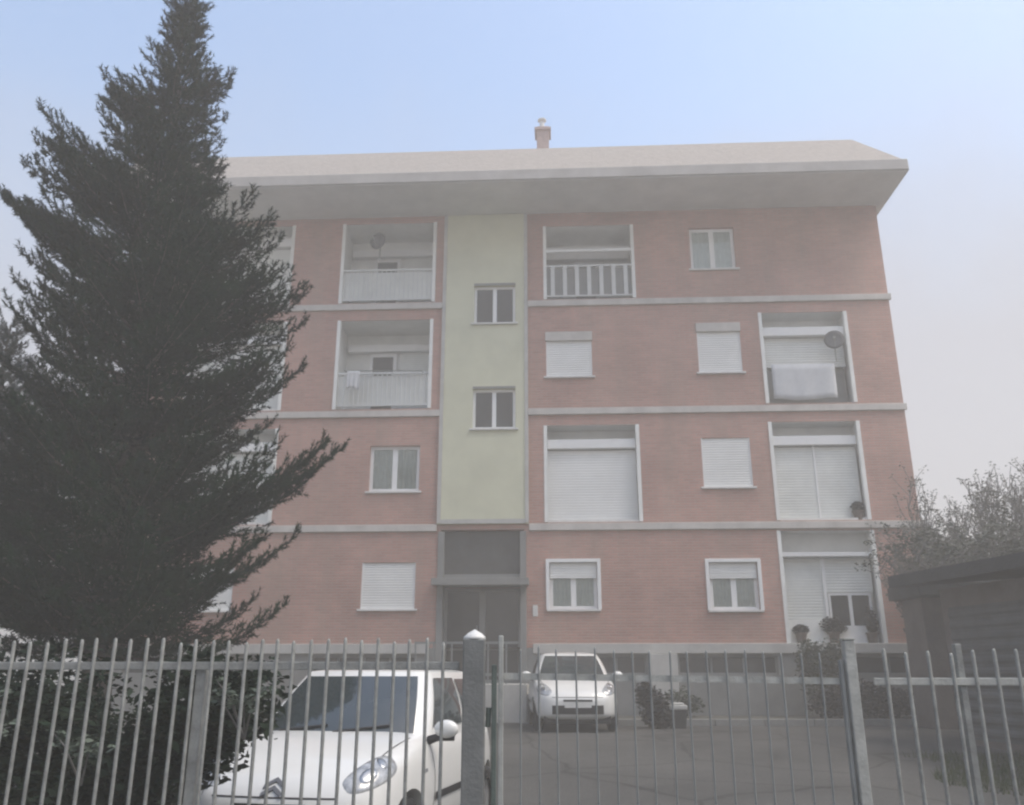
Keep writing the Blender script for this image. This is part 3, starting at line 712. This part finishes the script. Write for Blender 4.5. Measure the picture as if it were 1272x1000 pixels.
        strip('door_handle', [(s_*2., y*L/3.45, .84) for y in np.linspace(2.03, 2.2, 6)], (-s_, 0, 0), .032, M['carwhite'], .022, root)
        strip('indicator', [(s_*2., y*L/3.45, .70) for y in np.linspace(.93, .99, 4)], (-s_, 0, 0), .025, M['lamp'], .006, root)
    strip('panel_gap', [(x, -1.5, .600+.0*x) for x in np.linspace(-.46, .46, 25)], (0, 1, 0), .010, M['carblack'], .003)
    strip('grille', [(x, -1.5, .545) for x in np.linspace(-.26, .26, 15)], (0, 1, 0), .035, M['carblack'], .005, root)
    strip('lower_grille', [(x, -1.5, .39) for x in np.linspace(-.46, .46, 21)], (0, 1, 0), .09 if not low_dark else .15, M['carblack'], .006, root)
    strip('number_plate', [(x, -1.5, .475) for x in np.linspace(-.24, .24, 11)], (0, 1, 0), .10, M['plate'], .016, root)
    MB().box(-.60*hw/.8, .60*hw/.8, .12, .5, .15, .35).build('front_skirt', M['carblack'], root, bevel=.02)
    if chevrons:
        em = MB()
        for dz in (0, .050):
            P = [(-.078, -.046), (0, .0), (.078, -.046)]; Q = [(-.078, -.072), (0, -.027), (.078, -.072)]
            # refine so that it follows the nose
            T = []
            for prof in (P, Q):
                row = []
                for i in range(2):
                    for k in range(6):
                        f = k/6; row.append((prof[i][0]+(prof[i+1][0]-prof[i][0])*f, prof[i][1]+(prof[i+1][1]-prof[i][1])*f))
                row.append(prof[2]); T.append(row)
            c0, nn = bvh.ray_cast(Vector((0, -1, .668)), Vector((0, 1, 0)))[:2]; nn = Vector((0, nn.y, nn.z)).normalized(); nn = nn if nn.y < 0 else -nn; up = Vector((0, -nn.z, nn.y)) if nn.y > 0 else Vector((0, nn.z, -nn.y))
            G = [[c0+Vector((x_, 0, 0))+up*(1.3*(z_+dz))+nn*off for x_, z_ in row] for off in (-.03, .010) for row in T]
            em.grid([G[0], G[2], G[3], G[1]])
        em.build('emblem', M['badge'], root)
    # greenhouse: base outline -> roof outline
    k = L/3.45
    def outline(yf, yr, bx, bow, bowr, cham, z):
        pts = []; F_, S_, Rr = 14, 18, 10
        for i in range(F_+1):
            x_ = -bx*cham+2*bx*cham*i/F_; pts.append((x_, yf+bow*(x_/bx)**2, z))
        for i in range(S_+1):
            t = i/S_; y_ = (yf+bow+.06)+(yr-bowr-.06-(yf+bow+.06))*t; pts.append((bx*(.965+.035*math.sin(math.pi*min(1, t*1.1+.05))), y_, z))
        for i in range(Rr+1):
            x_ = bx*cham-2*bx*cham*i/Rr; pts.append((x_, yr-bowr*(x_/bx)**2, z))
        for i in range(S_+1):
            t = 1-i/S_; y_ = (yf+bow+.06)+(yr-bowr-.06-(yf+bow+.06))*t; pts.append((-bx*(.965+.035*math.sin(math.pi*min(1, t*1.1+.05))), y_, z))
        return pts
    zb_, zt = .90, S['H']-.045
    base = outline(.90*k, 3.36*k, hw*.93, .22, .12, .90, zb_); top = outline(1.52*k, 3.02*k, hw*.72, .12, .10, .88, zt)
    N = len(base)
    def G_(i, t, off=0.):
        i0 = int(math.floor(i)) % N; i1 = (i0+1) % N; f = i-math.floor(i)
        def at(t_):
            p = Vector(base[i0]).lerp(Vector(base[i1]), f); q = Vector(top[i0]).lerp(Vector(top[i1]), f)
            r = p.lerp(q, t_); c = Vector((0, 2.2*k, r.z)); d_ = (r-c); d_.z = 0; d_.normalize()
            return r+d_*(.035*math.sin(math.pi*t_))
        r = at(t)
        if off:
            c = Vector((0, 2.2*k, r.z-.4)); d_ = (r-c).normalized(); r = r+d_*off
        return r
    gh = MB(); TT = 8
    gh.grid([[G_(i, t/TT) for i in list(range(N))+[0]] for t in range(TT+1)])
    # roof dome
    cy_ = sum(p[1] for p in top)/N; rows = []
    for f in (1., .97, .9, .75, .5, .25, .02):
        rows.append([Vector((p[0]*f, cy_+(p[1]-cy_)*f, zt+.048*(1-f**2.2)+(.006 if f < 1 else 0))) for p in top+[top[0]]])
    gh.grid(rows)
    cab = gh.build('cabin', M['carwhite'], root, smooth=True)
    def pane(nm, i0, i1, t0, t1, slope0=0., slope1=0.):
        q = MB(); n_ = 14
        q.grid([[G_(i0+(i1-i0)*j/n_+slope0*t*(1-j/n_)+slope1*t*(j/n_), t, .008) for j in range(n_+1)] for t in [t0+(t1-t0)*i/8 for i in range(9)]])
        return q.build(nm, M['carglass'], root, smooth=True)
    ws = pane('windscreen', .35, 13.65, .10, .93)
    wp = MB(); 
    for i0, i1 in ((2., 6.5), (7.2, 11.8)):
        wp.tube([G_(i0+(i1-i0)*j/6, .12+.09*j/6, .02) for j in range(7)], .009, 5)
    wp.build('wiper', M['carblack'], ws)
    for o_ in (15, 45):
        # front and rear side windows, either flank
        if o_ == 15:
            pane('side_window', o_+.9, o_+8.2, .16, .90, 0, 0); pane('side_window', o_+8.95, o_+16.6, .22, .88, 0, -1.2)
        else:
            pane('side_window', o_+9.0+.9, o_+17.1, .16, .90); pane('side_window', o_+1.4, o_+9.1, .22, .88, 1.2, 0)
    pane('rear_window', 34.4, 43.6, .25, .88)
    for s_ in (-1, 1):
        mr = MB(); c = Vector((s_*(hw+.085), 1.14*k, .985)); rows = []
        for i in range(9):
            t = math.pi*i/8
            rows.append([(c.x+s_*.10*math.cos(t)*(1-.0), c.y+.055*math.sin(t)*math.cos(u), c.z+.072*math.sin(t)*math.sin(u)) for u in [2*math.pi*j/14 for j in range(15)]])
        mr.grid(rows); mo = mr.build('mirror', M['carwhite'], root, smooth=True)
        fo = MB().tube([(s_*(hw-.06), 1.14*k, .90), (s_*(hw+.02), 1.14*k, .925), (s_*(hw+.15), 1.15*k, .92)], [.035, .03, .022], 8); fo.build('mirror_foot', M['carblack'], mo, smooth=True)
        MB().lathe((c.x, c.y+.046, c.z), [(0, 0), (.055, 0)], 16, 'x').build('mirror_glass', M['carglass'], mo) if False else None
    for y in wy:
        for s_ in (-1, 1):
            x0 = s_*(hw-.115)
            t = MB().lathe((x0, y, wr), [(.165, -.075), (.235, -.085), (wr-.006, -.07), (wr, -.03), (wr, .03), (wr-.006, .07), (.235, .085), (.165, .075)], 32, 'x')
            w = empty('wheel', (0, 0, 0)); w.parent = root
            t.build('tyre', M['tyre'], w, smooth=True)
            q = MB().lathe((x0+s_*.045, y, wr), [(.0, 0), (.05, s_*.01), (.06, 0), (.10, -s_*.012), (.15, 0), (.172, s_*.02), (.172, -s_*.10)], 28, 'x'); q.build('rim', M['rim'], w, smooth=True)
    # rear lamps
    for s_ in (-1, 1): strip('tail_light', [(s_*.60*hw/.8, 5, z) for z in np.linspace(.68, .92, 8)], (0, -1, 0), .12, M['redlamp'], .008, root)
    return root
TH = R(-12.5)
make_car('parked_car', (-1.64, 6.35, -.0), TH, 'small white hatchback parked behind the fence with its bonnet towards the street', dict(L=3.45, W=1.62, H=1.46))
make_car('parked_car', (1.18, 16.3, gz(17)), R(1), 'distant white hatchback parked facing out in front of the entrance wall', dict(L=3.6, W=1.60, H=1.42), chevrons=False, low_dark=True)

# ------------------------------------------------------------------ garden shrubs, bin, plants, dish
def shrub(loc, label, blobs, n, size, m, seed, cat='shrub', name='garden_shrub', group=None):
    o = empty(name, loc); tag(o, label, cat, group); V, F = leaves(blobs, n, size, seed); np_mesh('foliage', V, F, m, o)
    t = MB(); rr = random.Random(seed)
    for b in blobs:
        t.tube([(b[0]*.3, b[1]*.3, -.03), (b[0]*.6, b[1]*.6, b[2]*.5), (b[0], b[1], b[2]+b[5]*.5)], [.016, .012, .005], 5)
    t.build('stem', M['greybark'], o); return o
shrub((2.75, 17.75, gz(18)), 'low dark bush on the asphalt beside the distant white car', [(.02, 0, .36, .28, .26, .36), (-.14, 0, .62, .22, .2, .24), (.2, .02, .24, .24, .22, .24)], 2600, .05, M['darkshrub'], 21, name='dark_bush')
bn = empty('rubbish_bin', (3.22, 17.8, gz(18))); tag(bn, 'small dark bin with a pale lid beside the dark bush', 'bin')
m_ = MB(); 
for (z0, z1, a, b) in ((0, .34, .13, .155),):
    P0 = [(-a, -a, z0), (a, -a, z0), (a, a, z0), (-a, a, z0)]; P1 = [(-b, -b, z1), (b, -b, z1), (b, b, z1), (-b, b, z1)]
    m_.quad(*P0[::-1]).quad(*P1)
    for i in range(4): m_.quad(P0[i], P0[(i+1) % 4], P1[(i+1) % 4], P1[i])
m_.build('bin_body', M['binbody'], bn)
MB().box(-.17, .17, -.17, .17, .342, .43).box(-.12, .12, -.12, .12, .43, .47).build('lid', M['binlid'], bn, bevel=.02)
shrub(tuple(bpt(3.75, -1.2, .5)), 'pale loose shrub in the bed left of the others, behind the bin', [(0, 0, .34, .38, .3, .28), (.3, .1, .24, .25, .25, .22)], 600, .05, M['shrub'], 22, group='shrubs in the garden bed')
shrub(tuple(bpt(7.0, -.75, .5)), 'tall green shrub against the wall under the ground floor loggia', [(0, 0, .9, .55, .3, .72), (-.3, 0, 1.25, .3, .25, .42), (.35, 0, 1.3, .32, .25, .4)], 3600, .05, M['shrub'], 23, group='shrubs in the garden bed')
shrub(tuple(bpt(7.55, -1.4, .5)), 'broad dark shrub low in the bed at its right end', [(0, 0, .35, .9, .4, .42), (.8, .1, .3, .55, .35, .32), (-.7, 0, .3, .45, .35, .3)], 4600, .05, M['darkshrub'], 24, group='shrubs in the garden bed')
def potted(u, v, z, label, h, seed, w=.2):
    o = empty('potted_plant', tuple(bpt(u, v, z))); tag(o, label, 'plant', 'plants on the ground floor loggia')
    MB().lathe((0, 0, 0), [(0, 0), (.10, 0), (.13, .2), (.145, .2), (.145, .235), (.12, .235), (0, .21)], 18).build('pot', M['pot'], o)
    V, F = leaves([(0, 0, .2+h*.5, w, w*.7, h*.5), (w*.5, 0, .2+h*.35, w*.6, w*.5, h*.3)], 900, .04, seed); np_mesh('foliage', V, F, M['darkshrub'], o)
potted(7.62, .16, 2.10, 'bushy potted plant on the ground floor loggia below the small dark window', .42, 31, .30)
potted(8.50, .14, 2.10, 'narrow tall potted plant at the right end of the ground floor loggia', .62, 32, .14)
potted(6.85, .16, 2.10, 'small potted plant near the left jamb of the ground floor loggia', .22, 33, .17)
potted(8.52, .14, 5.0, 'potted plant on the first floor loggia sill at its right jamb', .26, 34, .15)
def dish(u, v, z, label, rz):
    o = empty('satellite_dish', tuple(bpt(u, v, z)), rz); tag(o, label, 'satellite dish', 'satellite dishes on the balconies')
    MB().lathe((0, 0, 0), [(.0, .06), (.10, .05), (.18, .025), (.24, 0), (.25, -.004), (.18, .012), (.0, .045)], 24, 'x').build('reflector', M['dish'], o, smooth=True)
    MB().tube([(.05, 0, 0), (.12, 0, -.05), (.12, 0, -.55)], .018, 8).tube([(0, 0, -.2), (-.25, 0, -.05)], .01, 6).box(-.29, -.23, -.03, .03, -.07, -.01).build('arm', M['galv'], o)
dish(8.32, -.22, 9.62, 'dark round satellite dish on the second floor right loggia', R(70))
dish(-3.75, .10, 12.93, 'satellite dish hanging in the top floor balcony left of the stair strip', R(65))
cl = empty('drying_rack', tuple(bpt(-3.35, .02, 9.0))); tag(cl, 'laundry lines on the second floor balcony left of the stair strip', 'drying rack')
t = MB()
for i in range(4): t.tube([(-1.0, -.12-.1*i, -.03*i), (1.0, -.12-.1*i, -.03*i)], .007, 5)
t.tube([(-1.0, .05, .02), (-1.0, -.45, -.1)], .012, 6).tube([(1., .05, .02), (1., -.45, -.1)], .012, 6); t.build('rack', M['iron'], cl)
def sheet(x0, x1, y, z0, z1, sd):
    n = 16; return MB().grid([[(x0+(x1-x0)*i/n, y+.02*math.sin(i*1.1+sd)*(k/6), z1-(z1-z0)*k/6+.03*math.sin(i*.4+sd)*(k/6)) for i in range(n+1)] for k in range(7)])
for x0, x1, d, l in ((-.95, -.62, -.32, .5),):
    s_ = sheet(x0, x1, d, -.05-l, -.05, x0).build('hanging_cloth', M['cloth'], cl, smooth=True); s_.modifiers.new('th', 'SOLIDIFY').thickness = .004
sh = sheet(-.85, .75, 0, -.95, 0, 2).build('hanging_sheet', M['cloth'], None, smooth=True); sh.location = tuple(bpt(7.55, -.06, 9.02)); sh.rotation_euler = (0, 0, R(-2.8)); sh.modifiers.new('th', 'SOLIDIFY').thickness = .006
tag(sh, 'large pale cloth hung over the second floor loggia parapet on the right', 'cloth')

# ------------------------------------------------------------------ garage, brown wall and bare trees on the right
ga = empty('garage', (7.1, 14.6, gz(15))); tag(ga, 'low dark garage with a felt roof at the right edge of the yard', 'garage')
ga.rotation_euler = (0, 0, R(10))
# local -x face looks onto the yard, the building runs towards -y
q = MB(); q.box(0, 5.2, -6.2, 0, -.1, 2.36); q.build('wall', M['brownwall'], ga)
dd = MB(); n = 46
P = [(.01+.022*(1 if (i//2) % 2 else 0)) for i in range(n)]
dd.grid([[(-P[i]-.004, -5.8, .05+2.0*i/(n-1)), (-P[i]-.004, -.18, .05+2.0*i/(n-1))] for i in range(n)]); dd.build('cladding', M['ribbed'], ga)
rr_ = MB(); a, b = -.55, 5.6
rr_.quad((a, -6.6, 2.42), (a, .55, 2.42), (b, .55, 2.95), (b, -6.6, 2.95)); rr_.quad((a, -6.6, 2.62), (b, -6.6, 3.15), (b, .55, 3.15), (a, .55, 2.62))
rr_.quad((a, -6.6, 2.42), (a, -6.6, 2.62), (a, .55, 2.62), (a, .55, 2.42)); rr_.quad((a, .55, 2.42), (a, .55, 2.62), (b, .55, 3.15), (b, .55, 2.95)); rr_.quad((a, -6.6, 2.42), (b, -6.6, 2.95), (b, -6.6, 3.15), (a, -6.6, 2.62))
rr_.build('roof', M['darkroof'], ga)
bw = empty('lean_to', (9.75, 17.5, gz(17))); tag(bw, 'brown walled lean-to with a dark flat roof between the block and the garage', 'shed')
MB().box(-1.62, 3.2, 0, .9, -.1, 2.45).build('wall', M['brownwall'], bw)
MB().box(-1.85, 3.4, -.45, 1.0, 2.452, 2.72).build('roof', M['darkroof'], bw, bevel=.02)
def bare_tree(loc, H, spread, label, seed, n0=7):
    o = empty('bare_tree', loc); tag(o, label, 'tree', 'bare trees behind the garage'); rr = random.Random(seed); tk = MB(); tw = MB(); bl = []
    def grow(p, d, l, r, lev):
        k = 4; pts = [p]; q = p.copy(); dd_ = d.copy()
        for i in range(k):
            dd_ = (dd_+Vector((rr.uniform(-.22, .22), rr.uniform(-.22, .22), rr.uniform(-.02, .16)))).normalized(); q = q+dd_*l/k; pts.append(q.copy())
        (tk if lev < 1 else tw).tube(pts, [max(.008, r*(1-.7*i/k)) for i in range(k+1)], 6 if lev < 1 else 3, cap=False)
        if lev >= 2: bl.append((*pts[-1], .12, .12, .10))
        if lev < 4 and len(bl) < 9000:
            for i in range(4 if lev < 2 else 3):
                t = rr.uniform(.3, 1.); s = pts[min(k, max(1, int(t*k)))]
                nd = (dd_*.7+Vector((rr.uniform(-.9, .9)*spread, rr.uniform(-.9, .9)*spread, rr.uniform(.35, 1.0)))).normalized()
                grow(s, nd, l*rr.uniform(.5, .72), max(.005, r*.5), lev+1)
    for i in range(n0):
        grow(Vector((rr.uniform(-.15, .15), rr.uniform(-.15, .15), 0)), Vector((rr.uniform(-.6, .6), rr.uniform(-.5, .5), 1)).normalized(), H*.42*rr.uniform(.8, 1.1), .06, 0)
    tk.build('trunk', M['greybark'], o, smooth=True); c = tw.build('branches', M['greybark'], o)
    V, F = leaves(bl, len(bl)*7, .034, seed); np_mesh('leaf_sprays', V, F, M['ivy'], o)
    print('bare', len(tw.f))
bare_tree((9.9, 19.0, gz(18)), 6.6, .9, 'hazy bare tree rising behind the lean-to, middle one of the three by the garage', 41, 15)
bare_tree((12.2, 18.0, gz(18)), 8.3, .9, 'taller hazy bare tree behind the garage, cut off by the right picture edge', 42, 14)
bare_tree((9.35, 18.75, gz(18)), 4.9, .95, 'low bushy bare tree at the corner of the brick block, left of the other two', 43, 14)
cr = empty('creeper', (8.9, 15.6, gz(15)+2.75)); tag(cr, 'pale leafless creeper tangled over the edge of the garage roof', 'creeper')
rr = random.Random(8); t = MB(); bl = []
for i in range(170):
    x0, y0 = rr.uniform(-1.9, 3.2), rr.uniform(-.6, 1.4); z0 = .12+max(0, (x0+1.9))*.02; p = Vector((x0, y0, z0)); pts = [p]
    for j in range(4):
        p = p+Vector((rr.uniform(-.25, .25), rr.uniform(-.2, .1), rr.uniform(-.05, .28))); pts.append(p)
    t.tube(pts, [.012, .010, .008, .006, .004], 4, cap=False); bl += [(*pts[2], .16, .14, .1), (*pts[4], .14, .12, .1)]
t.build('stem', M['greybark'], cr); V, F = leaves(bl, 6500, .045, 8); np_mesh('foliage', V, F, M['ivy'], cr)

# a little grass in the right corner of the yard
r = np.random.default_rng(3); n = 5200; gx = r.uniform(5.2, 7.6, n); gy = r.uniform(9.5, 13.2, n); keep = gx > 5.6+.4*np.sin(gy*2.1)-(gy-11)*.12; gx, gy = gx[keep], gy[keep]; n = len(gx)
h = r.uniform(.05, .14, n); az = r.uniform(0, 6.28, n); c = np.stack([gx, gy, np.array([gz(v) for v in gy])-.01], 1); w = np.stack([np.cos(az), np.sin(az), 0*az], 1)*.008
tip = c+np.stack([r.normal(0, .03, n), r.normal(0, .03, n), h], 1)
V = np.stack([c-w, tip, c+w], 1).reshape(-1, 3); gs = np_mesh('grass', V, np.arange(3*n).reshape(-1, 3), M['grass']); tag(gs, 'thin grass in the right corner of the yard', 'grass', kind='stuff')

# ------------------------------------------------------------------ air
hz = MB().box(-310, 310, -70, 310, -1.1, 18.6); m, nt, out = new_mat('mist')
pv = nt.nodes.new('ShaderNodeVolumePrincipled'); pv.inputs['Color'].default_value = (.97, .93, .86, 1); pv.inputs['Density'].default_value = .0118; pv.inputs['Anisotropy'].default_value = .2
nt.links.new(pv.outputs[0], out.inputs['Volume'])
ho = hz.build('haze', m); tag(ho, 'thin grey mist filling the air', 'haze', kind='stuff')

# ------------------------------------------------------------------ light and camera
w = bpy.data.worlds.new('World'); sc.world = w; w.use_nodes = True; nt = w.node_tree; bg = nt.nodes['Background']
sky = nt.nodes.new('ShaderNodeTexSky'); sky.sky_type = 'NISHITA'; sky.sun_disc = False
SE, SA = R(60), R(108)       # elevation; azimuth of the sun measured from +y towards +x
sky.sun_elevation = SE; sky.sun_rotation = SA; sky.air_density = 1.3; sky.dust_density = 2.2; sky.ozone_density = 1.
bw_ = nt.nodes.new('ShaderNodeRGBToBW'); gm = nt.nodes.new('ShaderNodeMix'); gm.data_type = 'RGBA'; gm.inputs['Factor'].default_value = .06   # thin high cloud: a paler sky
nt.links.new(sky.outputs[0], bw_.inputs[0]); nt.links.new(sky.outputs[0], gm.inputs['A']); nt.links.new(bw_.outputs[0], gm.inputs['B']); 
# a bank of grey fog low in the sky, ragged along its upper edge
tg = nt.nodes.new('ShaderNodeTexCoord'); sx = nt.nodes.new('ShaderNodeSeparateXYZ'); nt.links.new(tg.outputs['Generated'], sx.inputs[0])
nz = nt.nodes.new('ShaderNodeTexNoise'); nz.inputs['Scale'].default_value = 3.2; nz.inputs['Detail'].default_value = 5; nt.links.new(tg.outputs['Generated'], nz.inputs['Vector'])
ma = nt.nodes.new('ShaderNodeMath'); ma.operation = 'MULTIPLY_ADD'; ma.inputs[1].default_value = .32; nt.links.new(nz.outputs['Fac'], ma.inputs[0]); nt.links.new(sx.outputs['Z'], ma.inputs[2])
mr_ = nt.nodes.new('ShaderNodeMapRange'); mr_.interpolation_type = 'SMOOTHSTEP'; mr_.inputs['From Min'].default_value = .46; mr_.inputs['From Max'].default_value = .80
mr_.inputs['To Min'].default_value = .92; mr_.inputs['To Max'].default_value = 0.; nt.links.new(ma.outputs[0], mr_.inputs['Value'])
fb = nt.nodes.new('ShaderNodeMix'); fb.data_type = 'RGBA'; fb.inputs['B'].default_value = (2.15, 2.15, 2.35, 1)
nt.links.new(mr_.outputs['Result'], fb.inputs['Factor']); nt.links.new(gm.outputs['Result'], fb.inputs['A']); nt.links.new(fb.outputs['Result'], bg.inputs['Color']); bg.inputs['Strength'].default_value = .15
sl = bpy.data.lights.new('sun', 'SUN'); sl.energy = 1.3; sl.angle = R(35); sl.color = (1., .92, .80); so = bpy.data.objects.new('sun', sl); COL.objects.link(so)
d = Vector((math.sin(SA)*math.cos(SE), math.cos(SA)*math.cos(SE), math.sin(SE))); so.rotation_euler = d.to_track_quat('Z', 'Y').to_euler()
cam = bpy.data.cameras.new('camera'); cam.sensor_width = 36; cam.lens = 36*1070/1272; cam.clip_end = 2000; cam.clip_start = .05
co = bpy.data.objects.new('camera', cam); COL.objects.link(co); co.location = (0, 0, 1.4); co.rotation_euler = (R(90+17.5), 0, 0); sc.camera = co
sc.view_settings.view_transform = 'Standard'; sc.view_settings.look = 'None'; sc.view_settings.gamma = 1; sc.view_settings.exposure = .98
sc.render.engine = 'CYCLES'; cy = sc.cycles
cy.max_bounces = 6; cy.diffuse_bounces = 3; cy.volume_bounces = 1; cy.transparent_max_bounces = 8; cy.use_denoising = True
cy.pixel_filter_type = 'GAUSSIAN'; cy.filter_width = 2.6
